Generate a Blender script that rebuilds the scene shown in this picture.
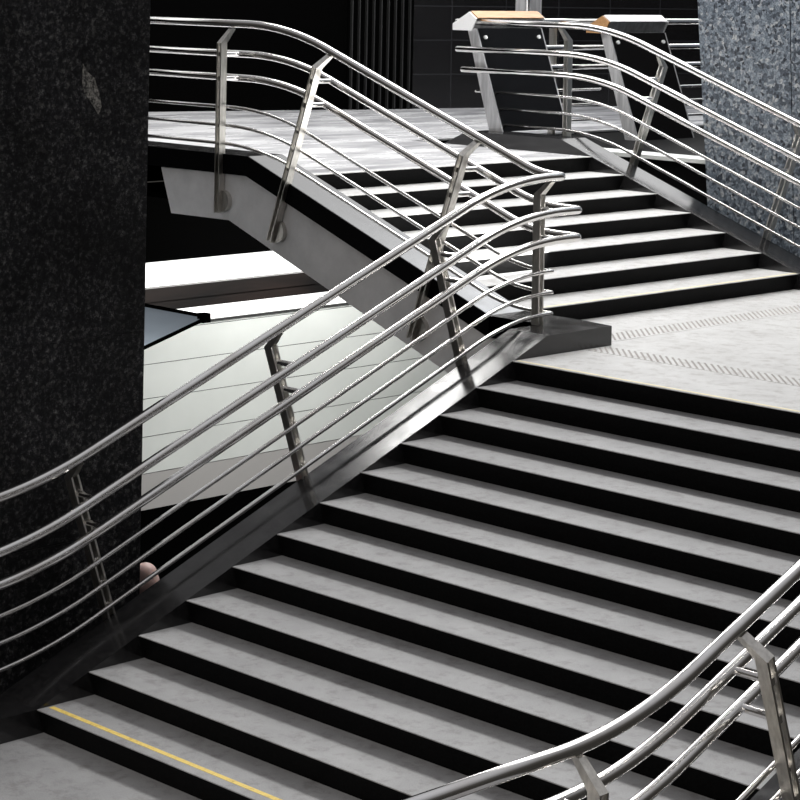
import bpy, bmesh, math, random
from mathutils import Vector, Matrix
random.seed(4)
S = bpy.context.scene
COL = S.collection
for o in list(bpy.data.objects): bpy.data.objects.remove(o)

# ------------------------------------------------------------------ camera
CAM_LOC = Vector((11.0643, -8.015, 4.4304)); YAW = 2.3604; ROLL = 0.0186
fw = Vector((math.cos(YAW), math.sin(YAW), 0)); rt = Vector((math.sin(YAW), -math.cos(YAW), 0)); up = Vector((0, 0, 1))
r2 = rt*math.cos(ROLL) + up*math.sin(ROLL); u2 = -rt*math.sin(ROLL) + up*math.cos(ROLL)
cd = bpy.data.cameras.new('camera'); cam = bpy.data.objects.new('camera', cd); COL.objects.link(cam)
cam.matrix_world = Matrix(((r2.x, u2.x, -fw.x, CAM_LOC.x), (r2.y, u2.y, -fw.y, CAM_LOC.y), (r2.z, u2.z, -fw.z, CAM_LOC.z), (0, 0, 0, 1)))
cd.sensor_width = 36; cd.sensor_fit = 'HORIZONTAL'; cd.lens = 2245/800*36; cd.shift_y = -420.6/800
cd.clip_end = 200
S.camera = cam

# ------------------------------------------------------------------ world and light
S.view_settings.view_transform = 'Standard'; S.view_settings.look = 'None'; S.view_settings.gamma = 1
S.view_settings.use_curve_mapping = False; S.view_settings.exposure = 0.0
W = bpy.data.worlds.new('world'); S.world = W; W.use_nodes = True
nt = W.node_tree; nt.nodes.clear()
out = nt.nodes.new('ShaderNodeOutputWorld'); bg = nt.nodes.new('ShaderNodeBackground')
tc = nt.nodes.new('ShaderNodeTexCoord'); sx = nt.nodes.new('ShaderNodeSeparateXYZ'); rp = nt.nodes.new('ShaderNodeValToRGB')
nt.links.new(tc.outputs['Generated'], sx.inputs[0]); nt.links.new(sx.outputs['Z'], rp.inputs[0])
dp = nt.nodes.new('ShaderNodeVectorMath'); dp.operation = 'DOT_PRODUCT'; dp.inputs[1].default_value = (-.25, .80, .545)
nt.links.new(tc.outputs['Generated'], dp.inputs[0])
mr = nt.nodes.new('ShaderNodeMapRange'); mr.interpolation_type = 'SMOOTHSTEP'
mr.inputs['From Min'].default_value = .87; mr.inputs['From Max'].default_value = .97; mr.inputs['To Max'].default_value = 2.0
nt.links.new(dp.outputs['Value'], mr.inputs['Value'])
ad = nt.nodes.new('ShaderNodeMix'); ad.data_type = 'RGBA'; ad.blend_type = 'ADD'; ad.inputs[0].default_value = 1; ad.clamp_result = False
# brighter band of sky low over the back wall
dq = nt.nodes.new('ShaderNodeVectorMath'); dq.operation = 'DOT_PRODUCT'; dq.inputs[1].default_value = (-.75, .66, 0)
nt.links.new(tc.outputs['Generated'], dq.inputs[0])
def mrange(src, a, b, lo, hi):
    n = nt.nodes.new('ShaderNodeMapRange'); n.interpolation_type = 'SMOOTHSTEP'
    for k, v in (('From Min', a), ('From Max', b), ('To Min', lo), ('To Max', hi)): n.inputs[k].default_value = v
    nt.links.new(src, n.inputs['Value']); return n.outputs[0]
def mul(a, b):
    n = nt.nodes.new('ShaderNodeMath'); n.operation = 'MULTIPLY'; nt.links.new(a, n.inputs[0]); nt.links.new(b, n.inputs[1]); return n.outputs[0]
band = mul(mul(mrange(sx.outputs['Z'], .05, .12, 0, 1), mrange(sx.outputs['Z'], .42, .52, 1, 0)), mrange(dq.outputs['Value'], .45, .75, 0, 1.5))
sm = nt.nodes.new('ShaderNodeMath'); sm.operation = 'MAXIMUM'; nt.links.new(mr.outputs[0], sm.inputs[0]); nt.links.new(band, sm.inputs[1])
nt.links.new(rp.outputs[0], ad.inputs[6]); nt.links.new(sm.outputs[0], ad.inputs[7])
nt.links.new(ad.outputs[2], bg.inputs[0]); nt.links.new(bg.outputs[0], out.inputs[0])
rp.color_ramp.elements[0].position = 0.0; rp.color_ramp.elements[0].color = (.035, .033, .03, 1)
rp.color_ramp.elements[1].position = 1.0; rp.color_ramp.elements[1].color = (.5, .5, .52, 1)
e = rp.color_ramp.elements.new(.35); e.color = (.07, .066, .062, 1)
bg.inputs[1].default_value = 1.0

def area(name, loc, target, sx_, sy_, energy, col=(1, 1, 1)):
    l = bpy.data.lights.new(name, 'AREA'); l.shape = 'RECTANGLE'; l.size = sx_; l.size_y = sy_; l.energy = energy; l.color = col
    o = bpy.data.objects.new(name, l); COL.objects.link(o); o.location = loc
    d = Vector(target)-Vector(loc)
    z = -d.normalized(); x = Vector((1, 0, 0)); 
    if abs(z.dot(x)) > .95: x = Vector((0, 1, 0))
    y = z.cross(x).normalized(); x = y.cross(z).normalized()
    o.matrix_world = Matrix(((x.x, y.x, z.x, loc[0]), (x.y, y.y, z.y, loc[1]), (x.z, y.z, z.z, loc[2]), (0, 0, 0, 1)))
    return o
area('skylight_lamp', (-3.0, 8.3, 9.6), (-3.0, 7.9, 0), 13, 1.8, 1330, (1, .99, .97))
area('rear_reflection_lamp', (-6.0, 15.5, 9.6), (-6.0, 15.5, 0), 4.5, 8, 300, (.93, .96, 1))  # added lamp, gives the curbs their bright reflections
area('front_fill_lamp', (1.5, -11.5, 8.2), (-2.0, 4.0, 1.5), 13, 1.1, 500, (1, .95, .90))  # added unseen strip, fills the beam and step shadows from the front
area('front_fill_lamp', (1.5, -11.5, 4.6), (-2.0, 4.0, 1.5), 13, .8, 250, (1, .93, .86))  # added lower fill strip, splits the rail reflections into streaks
area('wall_fill_high', (-4.4, 7.4, 2.2), (-6.0, 7.4, .5), .3, 3.4, 90, (1, 1, .97))  # added lamp hidden behind the beam, brightens the concourse wall
area('wall_fill_low', (-1.6, 6.0, .7), (-6.0, 5.6, .3), 1.2, 4.5, 105, (1, 1, .97))  # added lamp hidden under the stairs, evens out the concourse wall

# ------------------------------------------------------------------ materials
def mat(name, base=(.5, .5, .5), rough=.5, metal=0, spec=.5, emit=None, estr=0):
    m = bpy.data.materials.new(name); m.use_nodes = True
    b = m.node_tree.nodes['Principled BSDF']
    b.inputs['Base Color'].default_value = (*base, 1); b.inputs['Roughness'].default_value = rough
    b.inputs['Metallic'].default_value = metal; b.inputs['Specular IOR Level'].default_value = spec
    if emit: b.inputs['Emission Color'].default_value = (*emit, 1); b.inputs['Emission Strength'].default_value = estr
    return m, m.node_tree, b
def noise(nt, scale, detail=4, rough=.6, vec=None, stretch=None):
    n = nt.nodes.new('ShaderNodeTexNoise'); n.inputs['Scale'].default_value = scale
    n.inputs['Detail'].default_value = detail; n.inputs['Roughness'].default_value = rough
    t = nt.nodes.new('ShaderNodeTexCoord'); src = t.outputs['Object']
    if stretch:
        mp = nt.nodes.new('ShaderNodeMapping'); mp.inputs['Scale'].default_value = stretch
        nt.links.new(src, mp.inputs[0]); src = mp.outputs[0]
    nt.links.new(src, n.inputs['Vector']); return n
def ramp(nt, src, stops):
    r = nt.nodes.new('ShaderNodeValToRGB'); nt.links.new(src, r.inputs[0])
    r.color_ramp.elements[0].position = stops[0][0]; r.color_ramp.elements[0].color = (*stops[0][1], 1)
    r.color_ramp.elements[1].position = stops[-1][0]; r.color_ramp.elements[1].color = (*stops[-1][1], 1)
    for p, c in stops[1:-1]:
        e = r.color_ramp.elements.new(p); e.color = (*c, 1)
    return r
def mix(nt, a, b, fac, mode='MIX'):
    m = nt.nodes.new('ShaderNodeMix'); m.data_type = 'RGBA'; m.blend_type = mode
    if isinstance(fac, (int, float)): m.inputs[0].default_value = fac
    else: nt.links.new(fac, m.inputs[0])
    for s, i in ((a, 6), (b, 7)):
        if isinstance(s, tuple): m.inputs[i].default_value = (*s, 1)
        else: nt.links.new(s, m.inputs[i])
    return m.outputs[2]
def bump(nt, b, src, strength=.1, dist=.01):
    n = nt.nodes.new('ShaderNodeBump'); n.inputs['Strength'].default_value = strength; n.inputs['Distance'].default_value = dist
    nt.links.new(src, n.inputs['Height']); nt.links.new(n.outputs[0], b.inputs['Normal'])

def granite_pale(name, lo, hi, rough=.55, streak=False):
    m, t, b = mat(name, rough=rough)
    a = noise(t, 3.2, 6, .65); f = noise(t, 160, 3, .7)
    c1 = ramp(t, a.outputs[0], [(.3, lo), (.7, hi)])
    c2 = ramp(t, f.outputs[0], [(.35, (.74, .74, .74)), (.65, (1.1, 1.1, 1.1))])
    o = mix(t, c1.outputs[0], c2.outputs[0], 1.0, 'MULTIPLY')
    st = noise(t, 9, 7, .75); c3 = ramp(t, st.outputs[0], [(.36, (.55, .52, .50)), (.50, (1, 1, 1))])
    o = mix(t, o, c3.outputs[0], .55, 'MULTIPLY')
    t.links.new(o, b.inputs['Base Color'])
    bump(t, b, f.outputs[0], .12, .003)
    return m
M = {}
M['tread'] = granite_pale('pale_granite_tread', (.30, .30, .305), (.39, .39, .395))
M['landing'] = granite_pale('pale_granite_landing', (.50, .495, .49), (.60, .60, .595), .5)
m, t, b = mat('polished_pale_floor', rough=.22)
a = noise(t, 2.0, 6, .6, stretch=(1, .35, 1)); 
t.links.new(ramp(t, a.outputs[0], [(.35, (.50, .50, .52)), (.6, (.66, .66, .67))]).outputs[0], b.inputs['Base Color'])  # grey streaks in the colour stand for reflections of the dark wall
t.links.new(ramp(t, a.outputs[0], [(.35, (.15, .15, .15)), (.7, (.4, .4, .4))]).outputs[0], b.inputs['Roughness'])
bump(t, b, noise(t, 6, 3, .5, stretch=(1, .2, 1)).outputs[0], .12, .02)
M['floor'] = m
m, t, b = mat('black_stone_riser', rough=.5, spec=.05)
a = noise(t, 60, 4, .7); t.links.new(ramp(t, a.outputs[0], [(.4, (.0012, .0012, .0014)), (.75, (.006, .006, .006))]).outputs[0], b.inputs['Base Color'])
M['riser'] = m
m, t, b = mat('polished_dark_granite_curb', rough=.15, spec=.62)
a = noise(t, 26, 5, .7); t.links.new(ramp(t, a.outputs[0], [(.3, (.005, .005, .0055)), (.7, (.020, .0195, .020))]).outputs[0], b.inputs['Base Color'])
a2 = noise(t, 5, 4, .6); t.links.new(ramp(t, a2.outputs[0], [(.3, (.10, .10, .10)), (.7, (.24, .24, .24))]).outputs[0], b.inputs['Roughness'])
M['curb'] = m
m, t, b = mat('black_stone_band', (.003, .003, .0035), rough=.5, spec=.03); M['black'] = m
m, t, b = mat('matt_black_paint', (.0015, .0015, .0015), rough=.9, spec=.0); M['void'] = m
m, t, b = mat('polished_steel_tube', (.78, .76, .75), rough=.16, metal=1)
a = noise(t, 7, 3, .5); t.links.new(ramp(t, a.outputs[0], [(.3, (.12, .12, .12)), (.7, (.19, .19, .19))]).outputs[0], b.inputs['Roughness'])
a = noise(t, 3, 3, .5); t.links.new(ramp(t, a.outputs[0], [(.3, (.78, .75, .72)), (.6, (.90, .89, .88))]).outputs[0], b.inputs['Base Color'])
M['steel'] = m
m, t, b = mat('brushed_steel_plate', (.5, .48, .45), rough=.34, metal=1)
a = noise(t, 6, 5, .6, stretch=(6, 6, 1)); t.links.new(ramp(t, a.outputs[0], [(.3, (.50, .48, .45)), (.7, (.74, .72, .68))]).outputs[0], b.inputs['Base Color'])
M['plate'] = m
m, t, b = mat('grey_painted_beam', rough=.6)
a = noise(t, 2.5, 6, .65); t.links.new(ramp(t, a.outputs[0], [(.3, (.62, .62, .63)), (.65, (.80, .80, .81))]).outputs[0], b.inputs['Base Color'])
M['beam'] = m
# dark veined granite pillar with large panels
m, t, b = mat('black_veined_granite', rough=.45, spec=.15)
a = noise(t, 26, 9, .85); c1 = ramp(t, a.outputs[0], [(.42, (.004, .004, .005)), (.54, (.014, .014, .016)), (.66, (.15, .15, .15))])
v = t.nodes.new('ShaderNodeTexVoronoi'); v.inputs['Scale'].default_value = 45; v.feature = 'F1'
tcx = t.nodes.new('ShaderNodeTexCoord'); t.links.new(tcx.outputs['Object'], v.inputs['Vector'])
c2 = ramp(t, v.outputs['Color'], [(.70, (0, 0, 0)), (.95, (.055, .055, .05))])
o = mix(t, c1.outputs[0], c2.outputs[0], .55, 'ADD')
big = noise(t, 1.3, 3, .5); o = mix(t, o, ramp(t, big.outputs[0], [(.35, (.45, .45, .45)), (.65, (1.3, 1.3, 1.3))]).outputs[0], 1, 'MULTIPLY')
t.links.new(o, b.inputs['Base Color']); M['pillar'] = m
# blue grey speckled granite
m, t, b = mat('blue_grey_speckled_granite', rough=.35)
v = t.nodes.new('ShaderNodeTexVoronoi'); v.inputs['Scale'].default_value = 36
tcx = t.nodes.new('ShaderNodeTexCoord'); mpp = t.nodes.new('ShaderNodeMapping'); mpp.inputs['Scale'].default_value = (1, 1, .8)
nn = noise(t, 14, 3, .6); dist = mix(t, tcx.outputs['Object'], nn.outputs['Color'], .06)
t.links.new(dist, v.inputs['Vector'])
c1 = ramp(t, v.outputs['Color'], [(.12, (.02, .024, .034)), (.42, (.13, .155, .185)), (.7, (.25, .285, .32)), (.95, (.46, .46, .45))])
f = noise(t, 60, 3, .7); c2 = ramp(t, f.outputs[0], [(.38, (.35, .36, .4)), (.6, (1.15, 1.15, 1.15))])
t.links.new(mix(t, c1.outputs[0], c2.outputs[0], .9, 'MULTIPLY'), b.inputs['Base Color']); M['granite'] = m
# dark tile wall
def tiles(name, bw, bh, c, j, rough, squash=1, off=0, rot=(math.pi/2, 0, 0), loc=(0, 0, 0)):
    m, t, b = mat(name, rough=rough)
    br = t.nodes.new('ShaderNodeTexBrick'); br.offset = off; br.inputs['Scale'].default_value = 1
    br.inputs['Brick Width'].default_value = bw; br.inputs['Row Height'].default_value = bh
    br.inputs['Mortar Size'].default_value = j[0]; br.inputs['Mortar Smooth'].default_value = 0
    br.inputs['Color1'].default_value = (*c[0], 1); br.inputs['Color2'].default_value = (*c[1], 1); br.inputs['Mortar'].default_value = (*j[1], 1)
    tc = t.nodes.new('ShaderNodeTexCoord'); mp = t.nodes.new('ShaderNodeMapping'); mp.inputs['Rotation'].default_value = rot; mp.inputs['Location'].default_value = loc
    t.links.new(tc.outputs['Object'], mp.inputs[0]); t.links.new(mp.outputs[0], br.inputs['Vector'])
    t.links.new(br.outputs[0], b.inputs['Base Color'])
    return m
M['tiles'] = tiles('black_glazed_wall_tiles', .85, .46, ((.0035, .0035, .004), (.005, .0048, .0055)), (.008, (.018, .018, .02)), .25)
m, t, b = mat('slat_metal', (.012, .012, .012), rough=.6); M['slat'] = m
m, t, b = mat('black_glass_panel', (.002, .002, .0025), rough=.1, spec=.25); M['glossblack'] = m
m, t, b = mat('warm_wood', rough=.4)
a = noise(t, 10, 5, .6, stretch=(4, .4, 4)); t.links.new(ramp(t, a.outputs[0], [(.3, (.32, .16, .06)), (.7, (.48, .28, .13))]).outputs[0], b.inputs['Base Color'])
M['wood'] = m
m, t, b = mat('satin_steel_sheet', (.62, .62, .63), rough=.42, metal=.6)
a = noise(t, 4, 5, .6, stretch=(5, 5, .6)); t.links.new(ramp(t, a.outputs[0], [(.3, (.42, .42, .43)), (.7, (.74, .74, .75))]).outputs[0], b.inputs['Base Color'])
M['satin'] = m
m, t, b = mat('white_enamel', (.82, .82, .82), rough=.35); M['white'] = m
m, t, b = mat('yellow_line_paint', rough=.6)
a = noise(t, 30, 5, .7); t.links.new(ramp(t, a.outputs[0], [(.3, (.62, .42, .08)), (.5, (.88, .66, .16))]).outputs[0], b.inputs['Base Color'])
M['yellow'] = m
m, t, b = mat('cream_nosing_strip', (.74, .66, .44), rough=.6); M['cream'] = m
m, t, b = mat('tactile_stud_rubber', (.40, .375, .36), rough=.7); M['stud'] = m
m, t, b = mat('pale_cladding', rough=.55)
a = noise(t, 1.5, 4, .5); t.links.new(ramp(t, a.outputs[0], [(.3, (.62, .64, .62)), (.7, (.70, .72, .70))]).outputs[0], b.inputs['Base Color'])
M['cladding'] = m
m, t, b = mat('shaded_cladding', (.42, .405, .40), rough=.6); M['shadedcladding'] = m  # bottom panel: cladding darkened, the wall's soft shade put into its colour
m, t, b = mat('joint_black', (.02, .02, .02), rough=.8); M['joint'] = m
m, t, b = mat('lit_window_pane', (.9, .9, .9), rough=.5, emit=(1, 1, .99), estr=1.3); M['pane'] = m
m, t, b = mat('brown_beam', rough=.4)
a = noise(t, 1.2, 2, .5, stretch=(1, 1, 4)); t.links.new(ramp(t, a.outputs[0], [(.3, (.005, .004, .004)), (.7, (.022, .014, .012))]).outputs[0], b.inputs['Base Color'])
M['brown'] = m
m, t, b = mat('frosted_blue_glass', (.50, .58, .66), rough=.25); M['glass'] = m
m, t, b = mat('skin', (.58, .40, .36), rough=.5); b.inputs['Subsurface Weight'].default_value = .1; M['skin'] = m
m, t, b = mat('dark_cloth', (.03, .03, .04), rough=.9); M['cloth'] = m
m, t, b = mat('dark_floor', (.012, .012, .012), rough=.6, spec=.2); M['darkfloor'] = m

# ------------------------------------------------------------------ builders
def base_of(p):
    while p.parent: p = p.parent
    return Vector(p.location)
def link(name, bm, m, parent=None, smooth=False, bevel=0, **tags):
    if bevel:
        bmesh.ops.bevel(bm, geom=[e for e in bm.edges], offset=bevel, segments=2, affect='EDGES', clamp_overlap=True)
    bmesh.ops.recalc_face_normals(bm, faces=bm.faces)
    me = bpy.data.meshes.new(name)
    if parent: bmesh.ops.translate(bm, verts=bm.verts, vec=-base_of(parent))
    bm.to_mesh(me); bm.free()
    me.materials.append(M[m] if isinstance(m, str) else m)
    if smooth:
        for p in me.polygons: p.use_smooth = True
    o = bpy.data.objects.new(name, me); COL.objects.link(o)
    if parent: o.parent = parent
    for k, v in tags.items(): o[k] = v
    return o
def thing(name, loc, label, cat, group=None):
    o = bpy.data.objects.new(name, None); COL.objects.link(o); o.location = loc; o['label'] = label; o['category'] = cat
    o.empty_display_size = .1
    if group: o['group'] = group
    return o
def box(bm, a, b):
    xs = [(a[0], b[0]), (a[1], b[1]), (a[2], b[2])]
    v = [bm.verts.new((xs[0][i], xs[1][j], xs[2][k])) for i in (0, 1) for j in (0, 1) for k in (0, 1)]
    for f in ((0, 1, 3, 2), (4, 6, 7, 5), (0, 4, 5, 1), (2, 3, 7, 6), (0, 2, 6, 4), (1, 5, 7, 3)): bm.faces.new([v[i] for i in f])
    return bm
def BOX(a, b): return box(bmesh.new(), a, b)
def prism(pts, axis, lo, hi, bm=None):
    """pts: 2-D outline; axis 0: (y,z) extruded in x; axis 1: (x,z) extruded in y; axis 2: (x,y) in z"""
    bm = bm or bmesh.new()
    def mk(p, w):
        return (w, p[0], p[1]) if axis == 0 else ((p[0], w, p[1]) if axis == 1 else (p[0], p[1], w))
    A = [bm.verts.new(mk(p, lo)) for p in pts]; B = [bm.verts.new(mk(p, hi)) for p in pts]
    bm.faces.new(A); bm.faces.new(B[::-1]); n = len(pts)
    for i in range(n): bm.faces.new((A[i], B[i], B[(i+1) % n], A[(i+1) % n]))
    return bm
def fillet(pts, tang, seg=14):
    """round the inner corners of a 3-D polyline; tang[i] = tangent length at inner vertex i"""
    P = [Vector(p) for p in pts]; out = [P[0]]
    for i in range(1, len(P)-1):
        a, b, c = P[i-1], P[i], P[i+1]; t = tang[i-1]
        d1 = (a-b).normalized(); d2 = (c-b).normalized()
        p0 = b+d1*t; p2 = b+d2*t
        ang = d1.angle(d2); R = t*math.tan(ang/2); bis = (d1+d2).normalized(); cen = b+bis*(R/math.sin(ang/2))
        v0 = p0-cen; v2 = p2-cen; th = v0.angle(v2)
        for k in range(seg+1):
            s = k/seg; out.append(cen + (v0*math.sin((1-s)*th)+v2*math.sin(s*th))/math.sin(th))
    out.append(P[-1]); return out
def tube(bm, pts, r, n=20, caps=True):
    P = [Vector(p) for p in pts]
    Q = [P[0]]
    for p in P[1:]:
        if (p-Q[-1]).length > 1e-5: Q.append(p)
    P = Q; rings = []; prev = None
    for i, p in enumerate(P):
        d = ((P[i]-P[i-1]).normalized() if i else Vector()) + ((P[i+1]-P[i]).normalized() if i < len(P)-1 else Vector()); d.normalize()
        if prev is None:
            a = d.cross(Vector((0, 0, 1)))
            if a.length < .1: a = d.cross(Vector((1, 0, 0)))
            a.normalize()
        else:
            a = (prev - d*prev.dot(d)).normalized()
        prev = a; b = d.cross(a)
        rings.append([bm.verts.new(p + (a*math.cos(2*math.pi*k/n)+b*math.sin(2*math.pi*k/n))*r) for k in range(n)])
    for i in range(len(rings)-1):
        for k in range(n): bm.faces.new((rings[i][k], rings[i][(k+1) % n], rings[i+1][(k+1) % n], rings[i+1][k]))
    if caps: bm.faces.new(rings[0][::-1]); bm.faces.new(rings[-1])
    return bm
def domed(bm, pts, r, n=20):
    """tube whose two ends are rounded"""
    P = [Vector(p) for p in pts]
    d = (P[0]-P[1]).normalized()
    tube(bm, P, r, n)
    for c in (P[0], P[-1]):
        bmesh.ops.create_uvsphere(bm, u_segments=n, v_segments=10, radius=r*.999, matrix=Matrix.Translation(c))
    return bm
def obox(bm, c, ax, half):
    """oriented box"""
    v = [bm.verts.new(Vector(c)+ax[0]*(i*half[0])+ax[1]*(j*half[1])+ax[2]*(k*half[2])) for i in (-1, 1) for j in (-1, 1) for k in (-1, 1)]
    for f in ((0, 1, 3, 2), (4, 6, 7, 5), (0, 4, 5, 1), (2, 3, 7, 6), (0, 2, 6, 4), (1, 5, 7, 3)): bm.faces.new([v[i] for i in f])
    return bm
def quadbar(bm, sec0, sec1):
    A = [bm.verts.new(p) for p in sec0]; B = [bm.verts.new(p) for p in sec1]
    bm.faces.new(A); bm.faces.new(B[::-1])
    for i in range(4): bm.faces.new((A[i], B[i], B[(i+1) % 4], A[(i+1) % 4]))

# ------------------------------------------------------------------ dimensions
R = .15; T1 = .3815; T2 = .4175; XU = -.9488; YR = 9.1133; YL = 5.362; WD = 4.47; CW = .385
S1 = R/T1; S2 = R/T2; YO = YL-CW+.0; YO = 4.95; OV = .05
ZL = 11*R; Z12 = 12*R; ZT = 18*R; Z19 = 19*R
XK = XU-7*T2      # upper kink of the curbs
Y12 = 12*T1

# ------------------------------------------------------------------ structure
def struct(name, bm, m, **k): return link(name, bm, m, None, kind='structure', **k)
# ground at foot of lower flight
struct('floor', BOX((0, -7, -.45), (7.5, .06, -.15)), 'tread')
# landing between the flights
struct('floor', prism([(0.0, 11*T1+.0), (WD, 11*T1+.0), (WD, 9.9), (-1.2, 9.9), (-1.2, YL-.2), (0.0, YL-.2)], 2, ZL-.006, ZL), 'landing')
# upper landing (pale polished), cut round the void behind the right-hand railing
XN = XU-6*T2
struct('floor', prism([(XN-.09, YL), (XN-.09, YR), (-6.0, YR), (-6.0, 20), (-15, 20), (-15, YO+.012), (-5.9, YO+.012), (-5.9, YL)], 2, ZT-.02, ZT), 'floor')
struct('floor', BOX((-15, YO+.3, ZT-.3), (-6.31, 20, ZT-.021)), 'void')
# lower concourse floor, its deep shade put into the dark colour
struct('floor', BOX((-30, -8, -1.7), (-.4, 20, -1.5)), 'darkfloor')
# polished black floor beyond the void with its pale coping
struct('floor', BOX((-5.99, 10.3, ZT-.25), (4, 20, ZT-.03)), 'riser')
struct('trim_1', BOX((-5.99, 10.0, ZT-.06), (-2.3, 10.36, ZT-.02)), 'cladding')
struct('wall_void', BOX((-5.99, 10.02, -1.5), (-2.3, 10.3, ZT-.07)), 'riser')
# back wall, turned a little to the staircase grid
def wallpt(px_dir, base, s, z): return (base[0]+px_dir[0]*s, base[1]+px_dir[1]*s, z)
wb = Vector((-10.75, 11.45)); ang = YAW-math.radians(62)+0.0
wd = Vector((math.cos(ang), math.sin(ang)))        # towards image right
wn = Vector((wd.y, -wd.x))                          # towards the stairs
if wn.dot(Vector((11, -8))-wb) < 0: wn = -wn
bm = BOX((-14, 0, 0), (22, .3, 3.1))
w = struct('wall_back', bm, 'tiles'); w.location = (wb.x, wb.y, ZT); w.rotation_euler = (0, 0, math.atan2(wd.y, wd.x))

w_ = struct('wall_black_panel', BOX((-13.9, -.03, 0), (.95, -.001, 3.1)), 'void'); w_.location = w.location; w_.rotation_euler = w.rotation_euler  # flat matt black sheet in front of the tiles

# wall below the upper landing, seen through the railing
XW = -6.0
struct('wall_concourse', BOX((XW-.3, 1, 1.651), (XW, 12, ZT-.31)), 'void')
w1 = struct('window_1', BOX((XW-.25, 1, 1.395), (XW-.1, 12, 1.651)), 'pane')
struct('trim_2', BOX((XW-.28, 1, 1.265), (XW, 12, 1.395)), 'brown')
struct('trim_3', BOX((XW-.28, 1, 1.165), (XW-.03, 12, 1.262)), 'brown')
w2 = struct('window_2', BOX((XW-.25, 1, 1.02), (XW-.1, 12, 1.165)), 'pane')
zs = [1.02, .985, .664, .333, -.035, -.392, -.745]
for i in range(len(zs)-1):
    struct('wall_cladding', BOX((XW-.28, 1, zs[i+1]+.005), (XW, 12, zs[i]-.003)), 'cladding' if i < len(zs)-2 else 'shadedcladding')
struct('wall_joint', BOX((XW-.29, 1, -.745), (XW-.012, 12, 1.015)), 'joint')
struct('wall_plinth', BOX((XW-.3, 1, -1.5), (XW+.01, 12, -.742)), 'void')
struct('trim_4', BOX((XW-.02, 1, 1.012), (XW+.02, 12, 1.03)), 'joint')

# ------------------------------------------------------------------ pillars
def pillar_panels():
    t = thing('stone_pillar', (-1.6, -.6, -1.5), 'tall black veined granite pillar left of the lower stairs', 'pillar')
    x0, x1, y0, y1 = -2.4, -.8, -3.3, 1.40
    link('core', BOX((x0+.01, y0+.01, -1.5), (x1-.006, y1-.006, 8)), 'joint', t)
    ys = [y0, -1.70, -.84, .0, .84, y1]; zz = [-1.5, -.2, .72, 2.04, 3.48, 4.9, 6.4, 8]
    for i in range(len(ys)-1):
        for j in range(len(zz)-1):
            bm = BOX((x1-.03, ys[i]+.0012, zz[j]+.0012), (x1, ys[i+1]-.0012, zz[j+1]-.0012))
            link('stone_panel', bm, 'pillar', t)
    for j in range(len(zz)-1):
        link('stone_panel', BOX((x0, y1-.03, zz[j]+.0012), (x1-.031, y1, zz[j+1]-.0012)), 'pillar', t)
        link('stone_panel', BOX((x0, y0, zz[j]+.0012), (x1-.031, y0+.03, zz[j+1]-.0012)), 'pillar', t)
    # pale chipped scar
    bm = bmesh.new()
    pts = [(-.0, .26), (.055, .16), (.12, .10), (.17, -.05), (.20, -.2), (.17, -.30), (.13, -.22), (.07, -.13), (.02, -.05), (0, .05)]
    prism([(.846+p[0]*.8, 3.685+p[1]*.62) for p in pts], 0, x1-.001, x1+.0015, bm)
    link('chipped_scar', bm, M['scar'], t, label='pale chipped patch on the black granite')
    return t
m, t_, b = mat('pale_scar', rough=.8)
a = noise(t_, 35, 6, .8); t_.links.new(ramp(t_, a.outputs[0], [(.44, (.012, .012, .012)), (.60, (.26, .25, .23))]).outputs[0], b.inputs['Base Color']); M['scar'] = m
pillar_panels()

t = thing('stone_pillar', (-.6, 12, 0), 'blue-grey speckled granite pillar flaring upward behind the right handrail', 'pillar')
def fr(z): return 1+.041*(z-2.16)
bm = bmesh.new()
def frust(bm, u0, u1, z0, z1, yf=9.97):
    cx, cy = -.6, 12.0
    A = []
    for z in (z0, z1):
        k = fr(z); hx = 2.05*k; hy = (cy-yf)
        A.append([(cx+u0*hx, yf, z), (cx+u1*hx, yf, z), (cx+u1*hx, cy+hy, z), (cx+u0*hx, cy+hy, z)])
    quadbar(bm, A[0], A[1])
for (a_, b_) in ((-1, -.5), (-.494, .494), (.5, 1)):
    for (z0, z1) in ((1.65, 5.2), (5.206, 8.5)):
        bm = bmesh.new(); frust(bm, a_, b_, z0, z1); link('stone_panel', bm, 'granite', t)
bm = bmesh.new(); frust(bm, -.99, .99, 1.65, 8.4, 9.985); link('core', bm, 'joint', t)

# ------------------------------------------------------------------ lower flight
st = thing('staircase', (WD/2, 0, -.15), 'lower flight of pale stone steps with black risers and yellow line', 'stairs')
for i in range(12):
    y0 = i*T1; z = i*R
    if i < 11:
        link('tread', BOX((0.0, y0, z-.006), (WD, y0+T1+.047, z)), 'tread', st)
    zb = z-R
    bm = prism([(y0+.001, z-.0065), (y0+OV, zb+.0005), (y0+OV+.04, zb+.0005), (y0+.09, z-.0065)], 0, 0, WD)
    link('riser', bm, 'riser', st)
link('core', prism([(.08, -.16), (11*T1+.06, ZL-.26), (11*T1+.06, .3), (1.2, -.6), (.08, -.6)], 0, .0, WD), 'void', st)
link('nosing_line', BOX((.02, .072, .0), (WD, .108, .0015)), 'yellow', st, label='worn yellow painted line')
link('nosing_line', BOX((.02, 11*T1+.02, ZL), (WD, 11*T1+.05, ZL+.0015)), 'cream', st, label='cream strip along the landing edge')
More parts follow.
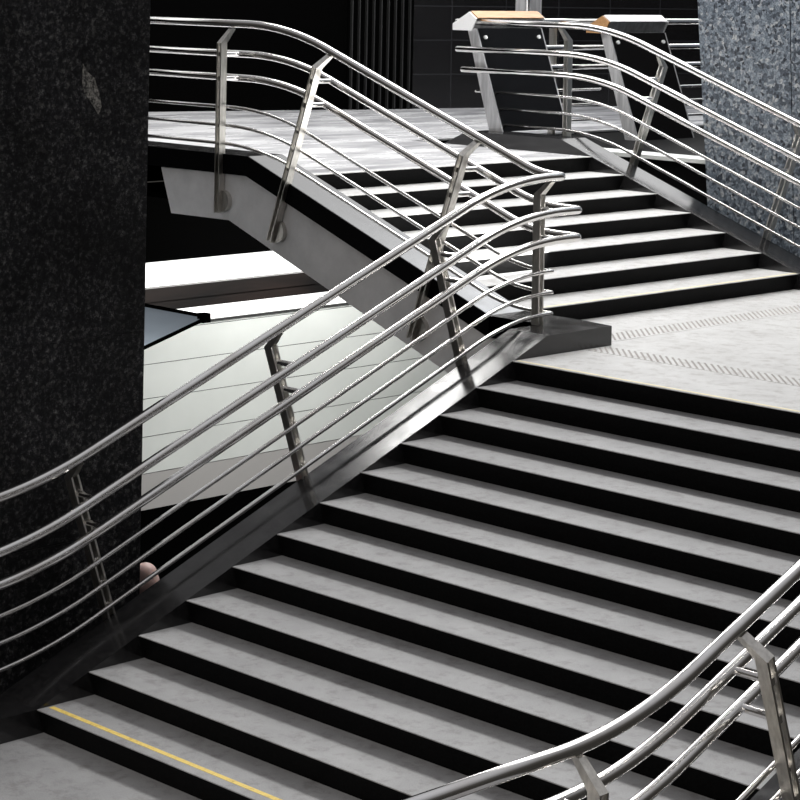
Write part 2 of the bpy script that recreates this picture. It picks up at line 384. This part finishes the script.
# curbs of lower flight
def curb_profile(dz): return [(-7, 0), (0, 0), (Y12, Z12), (Y12+.001, Z12-dz-.2), (0.15, -dz), (-7, -dz)]
link('curb', prism([(-7, 0), (0, 0), (Y12, Z12), (Y12, .9), (0.5, -.6), (-7, -.6)], 0, -CW, 0.0), 'curb', st, label='polished dark granite curb sloping up beside the black pillar')
link('curb', prism([(-7, 0), (0, 0), (Y12, Z12), (Y12, .9), (0.5, -.6), (-7, -.6)], 0, WD+.001, WD+CW), 'curb', st)

# ------------------------------------------------------------------ upper flight
su = thing('staircase', (XU, (YL+YR)/2, ZL), 'upper flight of white stone steps rising left from the middle landing', 'stairs')
for k in range(7):
    x0 = XU-k*T2; z = (12+k)*R
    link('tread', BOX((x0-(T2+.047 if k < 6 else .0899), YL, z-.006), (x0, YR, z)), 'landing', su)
    bm = prism([(x0-.001, z-.0065), (x0-OV, z-R+.0005), (x0-OV-.04, z-R+.0005), (x0-.09, z-.0065)], 1, YL, YR)
    link('riser', bm, 'riser', su)
link('nosing_line', BOX((XU-.05, YL, Z12), (XU-.02, YR, Z12+.0015)), 'cream', su, label='cream strip along the lowest step')
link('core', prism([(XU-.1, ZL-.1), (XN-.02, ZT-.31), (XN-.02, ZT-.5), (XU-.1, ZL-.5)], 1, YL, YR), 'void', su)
# left curb with the newel block (L-shaped plan) and black fascia
blk = prism([(0.0, Y12), (0.0, YL-.045), (-.35, YL-.0), (XU, YL-.0), (XU, YO), (-CW, YO), (-CW, Y12)], 2, ZL, Z12)
link('newel_block', blk, 'curb', su, label='dark granite block at the corner of the two flights')
BD = .175
cl = [(XU, Z12), (XK, Z19), (-8.6, Z19), (-8.6, Z19-BD), (XK-.02, Z19-BD), (XU, Z12-BD)]
link('curb', prism(cl, 1, YO+.012, YL), 'curb', su)
cf = [(-CW, Z12-.001), (XU, Z12-.001), (XK, Z19-.001), (-8.6, Z19-.001), (-8.6, Z19-BD), (XK-.02, Z19-BD), (XU, Z12-BD), (-CW, Z12-BD)]
link('fascia', prism(cf, 1, YO, YO+.011), 'black', su)
link('curb_foot', BOX((XU, YO+.012, ZL-.02), (-CW-.001, YL-.1, Z12-.16)), 'black', su)
BX = -3.82
bmP = [(-.2, Z12-BD-.02+.0), (XU+.1, Z12-BD), (BX, Z19-BD+.002), (-5.12, Z19-BD-.01), (-4.96, 2.255), (-4.15, 2.262), (-1.0, 2.262-3.15*S2*1.0), (-.2, .9)]
link('stringer_beam', prism(bmP, 1, YO+.035, YO+.22), 'beam', su, label='grey painted stringer beam')
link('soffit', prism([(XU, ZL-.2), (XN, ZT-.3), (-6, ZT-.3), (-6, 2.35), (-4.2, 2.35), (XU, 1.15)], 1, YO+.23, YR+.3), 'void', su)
# right curb
cr = [(-.3, Z12), (XU, Z12), (XK, Z19), (-5.17, Z19), (-5.5, ZT), (-5.5, ZT-.4), (XN, ZT-.4), (XU, ZL-.4), (-.3, ZL-.4)]
link('curb', prism(cr, 1, YR+.001, YR+CW), 'curb', su, label='polished dark granite curb below the right handrail')

# ------------------------------------------------------------------ tactile strips
def tactile(name, x0, x1, y0, y1, label):
    bm = BOX((x0, y0, ZL), (x1, y1, ZL+.002))
    o = thing(name, ((x0+x1)/2, (y0+y1)/2, ZL), label, 'tactile paving', 'studded tactile strips on the landing')
    link('base_strip', bm, 'landing', o)
    bm = bmesh.new(); p = .06
    nx = int((x1-x0)/p); ny = int((y1-y0)/p)
    for i in range(nx*2):
        for j in range(ny*2):
            if (i+j) % 2: continue
            x = x0+p*.35+i*p/2*1.0; y = y0+p*.35+j*p/2*1.0
            if x > x1-.012 or y > y1-.012: continue
            d = .0135
            A = [bm.verts.new((x+dx*d, y+dy*d, ZL+.002)) for dx, dy in ((1, 0), (0, 1), (-1, 0), (0, -1))]
            B = [bm.verts.new((x+dx*d*.6, y+dy*d*.6, ZL+.006)) for dx, dy in ((1, 0), (0, 1), (-1, 0), (0, -1))]
            bm.faces.new(B)
            for q in range(4): bm.faces.new((A[q], A[(q+1) % 4], B[(q+1) % 4], B[q]))
    s = link('studs', bm, 'stud', o, kind='stuff')
tactile('tactile_strip', .02, WD, 4.99, 5.25, 'studded tactile strip running along the head of the lower flight')
tactile('tactile_strip', -.37, -.10, 5.42, 9.0, 'studded tactile strip running along the foot of the upper flight')

# ------------------------------------------------------------------ railings
RT, RM, Rt = .034, .0315, .015
def post(parent, base, axis, side, along, h_el, h_top, depth, mids, thin, a_in=.12, a_m=.21, disc=False):
    """twin flat bars. base: point on the curb line, axis: up direction of the post, side: inward (towards the stairs),
    along: rail direction, h_el: where the elbow begins, h_top: handrail height, depth: reach below the curb line"""
    base = Vector(base); axis = Vector(axis).normalized(); side = Vector(side); along = Vector(along).normalized()
    bm = bmesh.new()
    w = .035; th = .0065; gap = .024
    for s in (-1, 1):
        c = base + axis*((h_el-depth)/2) + along*(s*gap)
        obox(bm, c, (side, along, axis), (w, th, (h_el+depth)/2))
    p = link('post', bm, 'plate', parent)
    # elbow: solid folded cap reaching in under the handrail
    bm = bmesh.new()
    e0 = base+axis*h_el; tip = base+axis*(h_top-.034)+side*(a_in-.004)
    ga = along*(gap+th)
    tw = side*.022
    quadbar(bm, [e0-side*w-ga, e0+side*w-ga, e0+side*w+ga, e0-side*w+ga], [tip-tw-ga*.8, tip+tw-ga*.8, tip+tw+ga*.8, tip-tw+ga*.8])
    link('elbow', bm, 'plate', p)
    for h in thin:
        bm = bmesh.new(); c = base+axis*h
        tube(bm, [c-along*.0, c+side*(a_t)], .008, 10)
        obox(bm, c, (side, along, axis), (w*.7, gap, .012))
        link('pin', bm, 'steel', p)
    for h in mids:
        bm = bmesh.new(); c = base+axis*h
        tube(bm, [c-side*.01, c+side*(a_m)], .020, 14)
        obox(bm, c, (side, along, axis), (w*.8, gap, .02))
        link('bracket', bm, 'steel', p, smooth=False)
    if disc:
        bm = bmesh.new(); c = base-axis*(depth-.105)+along*(-.03 if along.x > 0 else .03)*-1
        tube(bm, [c-side*.0, c+side*.075], .095, 32)
        link('mounting_disc', bm, 'plate', p)
    return p
a_t = .065

def railing(name, label, base, rails, smooth=True, group=None):
    t = thing(name, base, label, 'handrail', group)
    for nm, pts, tg, r in rails:
        bm = bmesh.new(); tube(bm, fillet(pts, tg), r, 24 if r > .02 else 14)
        link(nm, bm, 'steel', t, smooth=True)
    return t
n1 = Vector((0, -.335, 1)).normalized(); al1 = Vector((0, 1, S1)).normalized(); c1 = math.sqrt(1+.335**2)/(1+S1*.335)
nu = Vector((S2, 0, 1)).normalized(); alu = Vector((1, 0, -S2)).normalized(); cu = nu.z

# continuous left railing: lower flight, corner, upper flight, upper landing
#            name, a, h_low, z_foot, z_mid, h_up, z_top, r, tangents
spec = [('top_rail', .12, 1.205, 1.20, 2.94, 1.290, 4.008, RT),
        ('middle_rail', .215, .935, .885, 2.685, 1.00, 3.735, RM),
        ('middle_rail', .215, .720, .70, 2.475, .767, 3.52, RM),
        ('lower_rail', .065, .432, .46, 2.208, .503, 3.265, Rt),
        ('lower_rail', .065, .262, .295, 2.045, .318, 3.10, Rt),
        ('lower_rail', .065, .095, .13, 1.885, .131, 2.938, Rt)]
rails = []
PX = -.40; PY = 4.94
for nm, a, hl, zf, zm, hu, zt, r in spec:
    x = PX+a; y = PY+a
    yk = (zf-hl)/S1; ym = (zm-hl)/S1
    xm = XU-(zm-Z12-hu)/S2; xt = XU-(zt-Z12-hu)/S2
    pts = [(x, -6.8, zf), (x, yk, zf), (x, ym, zm), (x, y, zm), (xm, y, zm), (xt, y, zt), (-7.2, y, zt)]
    ct = .07 if r > .02 else .018
    k1 = min(.5, (y-ym-ct)*.92); k2 = min(.28, (x-xm-ct)*.9)
    rails.append((nm, pts, (.62, k1, ct, k2, .55), r))
t = railing('stair_railing', 'long polished steel railing running up the left side of both flights', (PX, 2.3, .9), rails)
lowt = [.432*c1, .262*c1, .095*c1]; lowm = [.935*c1, .72*c1]
for yb in (-3.9, -2.3, -.7):
    post(t, (PX, yb, 0), (0, 0, 1), (1, 0, 0), (0, 1, 0), 1.04, 1.2, .3, [.885, .70], [.46, .295, .13])
for yb in (.835, 2.49, 4.07):
    post(t, (PX, yb, yb*S1), n1, (1, 0, 0), al1, .99, 1.205*c1, .45, lowm, lowt)
post(t, (PX, 4.905, Z12), (0, 0, 1), (1, 0, 0), (0, 1, 0), 1.0, 1.14, -.0, [.885, .675], [.408, .245, .085])
upt = [.503*cu, .318*cu, .131*cu]; upm = [1.0*cu, .767*cu]
for xb in (-3.345, -1.605):
    post(t, (xb, PY, Z12+(XU-xb)*S2), nu, (0, 1, 0), alu, 1.07, 1.29*cu, .555, upm, upt, disc=True)
post(t, (-4.235, PY, Z19), (0, 0, 1), (0, 1, 0), (1, 0, 0), .985, 1.147, .525, [.885, .67], [.415, .25, .088], disc=True)

# right railing of the upper flight
spec = [('top_rail', .12, 1.272, 3.99, -5.60, RT), ('middle_rail', .21, .978, 3.702, -5.50, RM), ('middle_rail', .21, .757, 3.487, -5.42, RM),
        ('lower_rail', .065, .475, 3.255, -5.36, Rt), ('lower_rail', .065, .297, 3.084, -5.22, Rt), ('lower_rail', .065, .118, 2.918, -5.10, Rt)]
t = thing('stair_railing', (-2.5, 9.5, Z12), 'polished steel railing down the right side of the upper flight', 'handrail')
PYR = 9.512
for nm, a, h, zt, xe, r in spec:
    y = PYR-a; xt = XU-(zt-Z12-h)/S2
    zf = Z12+h-.1; xf = XU+.1/S2*1.0
    bm = bmesh.new(); pts = fillet([(xe, y, zt), (xt, y, zt), (xf, y, zf), (.6, y, zf)], (.5, .2))
    tube(bm, pts, r, 24 if r > .02 else 14)
    bmesh.ops.create_uvsphere(bm, u_segments=20, v_segments=10, radius=r, matrix=Matrix.Translation((xe, y, zt)))
    link(nm, bm, 'steel', t, smooth=True)
rtt = [.475*cu, .297*cu, .118*cu]; rmm = [.978*cu, .757*cu]
for xb in (-3.24, -1.60):
    post(t, (xb, PYR, Z12+(XU-xb)*S2), nu, (0, -1, 0), alu, 1.06, 1.272*cu, .3, rmm, rtt, a_m=.205)
post(t, (-4.13, PYR, Z19), (0, 0, 1), (0, -1, 0), (1, 0, 0), .985, 1.14, .3, [.852, .637], [.405, .234, .068], a_m=.205)

# right railing of the lower flight (bottom right corner)
spec = [('top_rail', .12, 1.205, 1.12, RT), ('middle_rail', .215, .935, .86, RM), ('middle_rail', .215, .72, .65, RM),
        ('lower_rail', .065, .432, .40, Rt), ('lower_rail', .065, .262, .235, Rt), ('lower_rail', .065, .095, .075, Rt)]
PXR = 4.87; rails = []
for nm, a, h, zf, r in spec:
    x = PXR-a; yk = (zf-h)/S1
    rails.append((nm, [(x, -2.2, zf), (x, yk, zf), (x, 4.3, 4.3*S1+h)], (.5,), r))
t = railing('stair_railing', 'polished steel railing curving level in the bottom right corner', (PXR, 1, .3), rails)
for yb in (.918, 2.49):
    post(t, (PXR, yb, yb*S1), n1, (-1, 0, 0), al1, .99, 1.205*c1, .3, lowm, lowt)
post(t, (PXR, -.585, 0), (0, 0, 1), (-1, 0, 0), (0, 1, 0), .96, 1.12, .3, [.86, .65], [.4, .235, .075])

# ------------------------------------------------------------------ kiosks and the far railing
def kiosk(y0, w, zb, zt_, label, white_rim, xf=-4.9):
    t = thing('information_lectern', (-5.1, y0+w/2, zb), label, 'lectern', None)
    H = zt_-zb; lean = .47*(H/1.25)
    xt = xf-lean*(1.07/1.25); zp = zb+H*.86
    y1 = y0+w
    for yy, nm in ((y0, 'side_plate'), (y1-.02, 'side_plate')):
        bm = prism([(xf, zb), (xt, zp), (xt-.13, zp), (xf-.19, zb)], 1, yy, yy+.02); link(nm, bm, 'satin', t)
    bm = prism([(xf+.002, zb+.0), (xt+.002, zp), (xt-.03, zp), (xf-.03, zb)], 1, y0+.021, y1-.021); link('front_panel', bm, 'glossblack', t, label='glossy black panel')
    bm = prism([(xf-.1, zb), (xt-.08, zp), (xt-.12, zp), (xf-.18, zb)], 1, y0+.021, y1-.021); link('back_panel', bm, 'glossblack', t)
    # tray
    zc = zt_
    prof = [(xt-.32, zc-.13), (xt-.32, zc-.20), (xt-.05, zc-.20), (xt+.02, zc-.07), (xt-.08, zc)]
    prof = [(a, b+.0) for a, b in prof]
    for yy in (y0-.03, y1+.01):
        link('tray_end', prism(prof, 1, yy, yy+.02), 'wood' if white_rim and yy < y0 else 'white', t)
    inner = [(xt-.31, zc-.135), (xt-.31, zc-.19), (xt-.05, zc-.19), (xt+.01, zc-.075), (xt-.085, zc-.005)]
    link('tray', prism(inner, 1, y0-.009, y1+.009), 'satin', t)
    d = Vector((xt+.02, 0, zc-.07))-Vector((xt-.08, 0, zc))
    nrm = Vector((-d.z, 0, d.x)).normalized()
    if nrm.x < 0: nrm = -nrm
    a, b = Vector((xt-.08, 0, zc)), Vector((xt+.02, 0, zc-.07))
    pr = [(a.x, a.z), (b.x, b.z), (b.x+nrm.x*.012, b.z+nrm.z*.012), (a.x+nrm.x*.012, a.z+nrm.z*.012)]
    link('rim_board', prism(pr, 1, y0-.005, y1+.005), 'white' if white_rim else 'wood', t, label='white rim board' if white_rim else 'warm wooden rim board')
    for yy in (y0+.10, y1-.10):
        bm = bmesh.new(); f = .91; px = xf+(xt-xf)*f; pz = zb+(zp-zb)*f
        tube(bm, [(px, yy, pz), (px+.02, yy, pz+.006)], .022, 16); link('bolt', bm, 'white', t)
    return t
kiosk(9.37, 1.05, Z19, 4.10, 'steel and black lectern with wooden rim at the end of the handrail', False)
kiosk(11.62, 1.02, ZT-.03, 4.06, 'black lectern with white rim standing further right, nearer the granite pillar', True)

def far_rail(y0, y1, label, posts):
    t = thing('guard_railing', (-5.75, (y0+y1)/2, ZT), label, 'handrail', 'guard railings between the lecterns')
    for nm, z, dx, r in (('top_rail', 3.985, 0, RT), ('middle_rail', 3.69, .09, RM), ('middle_rail', 3.47, .09, RM), ('lower_rail', 3.2, -.03, Rt), ('lower_rail', 3.03, -.03, Rt), ('lower_rail', 2.85, -.03, Rt)):
        bm = bmesh.new(); domed(bm, [(-5.8+dx, y0, z), (-5.8+dx, y1, z)], r); link(nm, bm, 'steel', t, smooth=True)
    for y in posts:
        bm = bmesh.new()
        for s in (-1, 1): box(bm, (-5.86, y+s*.021-.006, ZT), (-5.79, y+s*.021+.006, 3.96))
        link('post', bm, 'plate', t)
far_rail(10.6, 12.05, 'steel guard railing between the wooden-rimmed and white-rimmed lecterns', [11.2])
far_rail(12.95, 16.5, 'steel guard railing running behind the granite pillar from the white-rimmed lectern', [14.6, 16.2])

# slatted panel and steel column against the back wall
def on_wall(s, d, z=0): return (wb.x+wd.x*s+wn.x*d, wb.y+wd.y*s+wn.y*d, ZT+z)
rot = math.atan2(wd.y, wd.x)
def wall_group(name, s, d, label, cat):
    o = thing(name, on_wall(s, d), label, cat); o.rotation_euler = (0, 0, rot); return o
def lbox(name, parent, a, b, m, **k):
    me_bm = BOX(a, b); me = bpy.data.meshes.new(name); bmesh.ops.recalc_face_normals(me_bm, faces=me_bm.faces); me_bm.to_mesh(me); me_bm.free()
    me.materials.append(M[m]); o = bpy.data.objects.new(name, me); COL.objects.link(o); o.parent = parent
    for kk, v in k.items(): o[kk] = v
    return o
g = wall_group('slatted_screen', .95, .0, 'dark vertical slatted screen against the black back wall', 'screen')
lbox('backing', g, (0, -.06, 0), (.98, -.01, 3.1), 'void')
for k in range(9): lbox('slat', g, (.03+k*.108, -.12, 0), (.03+k*.108+.014, -.06, 3.1), 'slat')
g = thing('steel_column', (-7.6, 12.75, ZT), 'brushed steel column behind the wooden-rimmed lectern', 'column')
link('shaft', BOX((-7.7, 12.62, 3.45), (-7.5, 12.88, 7)), 'satin', g)
bm = bmesh.new(); tube(bm, [(-7.45, 12.57, ZT), (-7.45, 12.57, 7)], .028, 16); link('conduit', bm, 'steel', g, smooth=True)
link('plinth', BOX((-7.75, 12.5, ZT), (-7.35, 13.0, 3.45)), 'glossblack', g)

# glass canopy in the concourse
cb = Vector((-4.0, 4.63, 1.445))
g = thing('glass_canopy', (-5.0, 3.9, 1.2), 'pale blue glass canopy with black frame just right of the black pillar', 'canopy')
dA = Vector((-1.95, 0, 0)); dC = Vector((0, -1.3, -.36))
bm = bmesh.new(); nrm = dA.cross(dC).normalized()
q = [cb, cb+dA, cb+dA+dC, cb+dC]
quadbar(bm, [p+nrm*.006 for p in q], [p-nrm*.006 for p in q]); link('glass_pane', bm, 'glass', g)
for a_, b_ in ((0, 1), (0, 3), (1, 2), (3, 2)):
    bm = bmesh.new(); tube(bm, [q[a_], q[b_]], .026 if (a_, b_) == (0, 1) else .018, 8); link('frame', bm, 'void', g)
link('corner_clamp', obox(bmesh.new(), cb+Vector((-.02, -.02, 0)), (Vector((1, 0, 0)), Vector((0, 1, 0)), Vector((0, 0, 1))), (.045, .04, .04)), 'void', g)
for p in (q[2], q[3]):
    bm = bmesh.new(); tube(bm, [(p.x, p.y, -1.5), p], .025, 10); link('support_post', bm, 'void', g)

# ------------------------------------------------------------------ person behind the pillar
pz = -1.5; pc = Vector((-1.52, 2.02, pz))
g = None
bm = bmesh.new()
J = {'pel': (0, 0, .90, .13), 'sp': (0, 0, 1.12, .125), 'ch': (0, 0, 1.32, .135), 'nk': (0, 0, 1.44, .055), 'hd0': (0, .01, 1.53, .066), 'hd1': (0, .015, 1.60, .092), 'hd2': (0, 0, 1.655, .088),
     'ls': (-.17, 0, 1.38, .055), 'le': (-.22, -.02, 1.12, .042), 'lw': (-.22, .06, .90, .028), 'lh': (-.215, .09, .82, .03),
     'rs': (.17, 0, 1.38, .055), 're': (.22, -.02, 1.12, .042), 'rw': (.22, .06, .90, .028), 'rh': (.215, .09, .82, .03),
     'lk': (-.10, .01, .48, .062), 'la': (-.10, -.02, .09, .042), 'lf': (-.11, .13, .04, .035),
     'rk': (.10, .01, .48, .062), 'ra': (.10, -.02, .09, .042), 'rf': (.11, .13, .04, .035), 'lhip': (-.09, 0, .84, .09), 'rhip': (.09, 0, .84, .09)}
E = [('pel', 'sp'), ('sp', 'ch'), ('ch', 'nk'), ('nk', 'hd0'), ('hd0', 'hd1'), ('hd1', 'hd2'), ('ch', 'ls'), ('ls', 'le'), ('le', 'lw'), ('lw', 'lh'), ('ch', 'rs'), ('rs', 're'), ('re', 'rw'), ('rw', 'rh'),
     ('pel', 'lhip'), ('lhip', 'lk'), ('lk', 'la'), ('la', 'lf'), ('pel', 'rhip'), ('rhip', 'rk'), ('rk', 'ra'), ('ra', 'rf')]
def skin_obj(name, keys, edges, grow, mname, root, parent=None, loc=None):
    me = bpy.data.meshes.new(name); idx = {k: i for i, k in enumerate(keys)}
    me.from_pydata([J[k][:3] for k in keys], [(idx[a], idx[b]) for a, b in edges if a in idx and b in idx], [])
    o = bpy.data.objects.new(name, me); COL.objects.link(o)
    sk = o.modifiers.new('skin', 'SKIN'); me = o.data
    if not me.skin_vertices:
        me.attributes.new('x', 'FLOAT', 'POINT')
    lay = me.skin_vertices[0].data if me.skin_vertices else None
    if lay:
        for k, i in idx.items():
            rr = J[k][3]+grow; lay[i].radius = (rr, rr*(.8 if k in ('pel', 'sp', 'ch') else 1)); lay[i].use_root = (k == root)
    sb = o.modifiers.new('subdiv', 'SUBSURF'); sb.levels = 2; sb.render_levels = 2
    me.materials.append(M[mname])
    if parent: o.parent = parent
    if loc is not None: o.location = loc
    return o
def skin_mesh(name, keys, edges, grow, mname, parent=None):
    """spheres and tapered tubes fused by a voxel remesh into one continuous surface"""
    bm = bmesh.new()
    for k in keys:
        x, y, z, r = J[k]; bmesh.ops.create_icosphere(bm, subdivisions=3, radius=r+grow, matrix=Matrix.Translation((x, y, z)))
    for a, b in edges:
        if a in keys and b in keys:
            A = Vector(J[a][:3]); B = Vector(J[b][:3]); ra = J[a][3]+grow; rb = J[b][3]+grow
            for q in range(1, 10):
                s = q/10; bmesh.ops.create_icosphere(bm, subdivisions=2, radius=ra*(1-s)+rb*s, matrix=Matrix.Translation(A.lerp(B, s)))
    me = bpy.data.meshes.new(name); bm.to_mesh(me); bm.free(); me.materials.append(M[mname])
    o = bpy.data.objects.new(name, me); COL.objects.link(o)
    rm = o.modifiers.new('remesh', 'REMESH'); rm.mode = 'VOXEL'; rm.voxel_size = .012; rm.use_smooth_shade = True
    sm = o.modifiers.new('smooth', 'SMOOTH'); sm.factor = .6; sm.iterations = 8
    if parent: o.parent = parent
    return o
# fingers, ears, nose
for sgn, pre in ((-1, 'l'), (1, 'r')):
    hx, hy, hz, _ = J[pre+'h']
    for q, (dx, L) in enumerate(((-.027, .06), (-.009, .072), (.009, .068), (.027, .052))):
        J[f'{pre}f{q}a'] = (hx, hy+dx+.02, hz-.03, .011); J[f'{pre}f{q}b'] = (hx-sgn*.012, hy+dx+.028, hz-.03-L, .008)
        E.append((pre+'h', f'{pre}f{q}a')); E.append((f'{pre}f{q}a', f'{pre}f{q}b'))
    J[pre+'t0'] = (hx, hy+.045, hz+.0, .011); J[pre+'t1'] = (hx, hy+.075, hz-.04, .009); E += [(pre+'h', pre+'t0'), (pre+'t0', pre+'t1')]
    J[pre+'ear'] = (sgn*.092, -.005, 1.585, .018)
    J[pre+'ear2'] = (sgn*.096, -.012, 1.61, .014); E.append((pre+'ear', pre+'ear2')); E.append(('hd1', pre+'ear'))
J['nose0'] = (0, .10, 1.60, .010); J['nose1'] = (0, .118, 1.57, .014); E.append(('nose0', 'nose1')); J['chin'] = (0, .06, 1.51, .032); E.append(('hd0', 'chin')); E.append(('hd1', 'nose0'))
body = skin_mesh('person', [k for k in J], E, 0, 'skin')
body.location = pc; body.rotation_euler = (0, 0, math.radians(-60))
body['label'] = 'person with bare head standing mostly hidden behind the black pillar'; body['category'] = 'person'
skin_mesh('shirt', ['pel', 'sp', 'ch', 'ls', 'le', 'rs', 're'], E, .014, 'cloth', body)
skin_mesh('trousers', ['pel', 'lhip', 'rhip', 'lk', 'rk', 'la', 'ra'], E, .016, 'cloth', body)
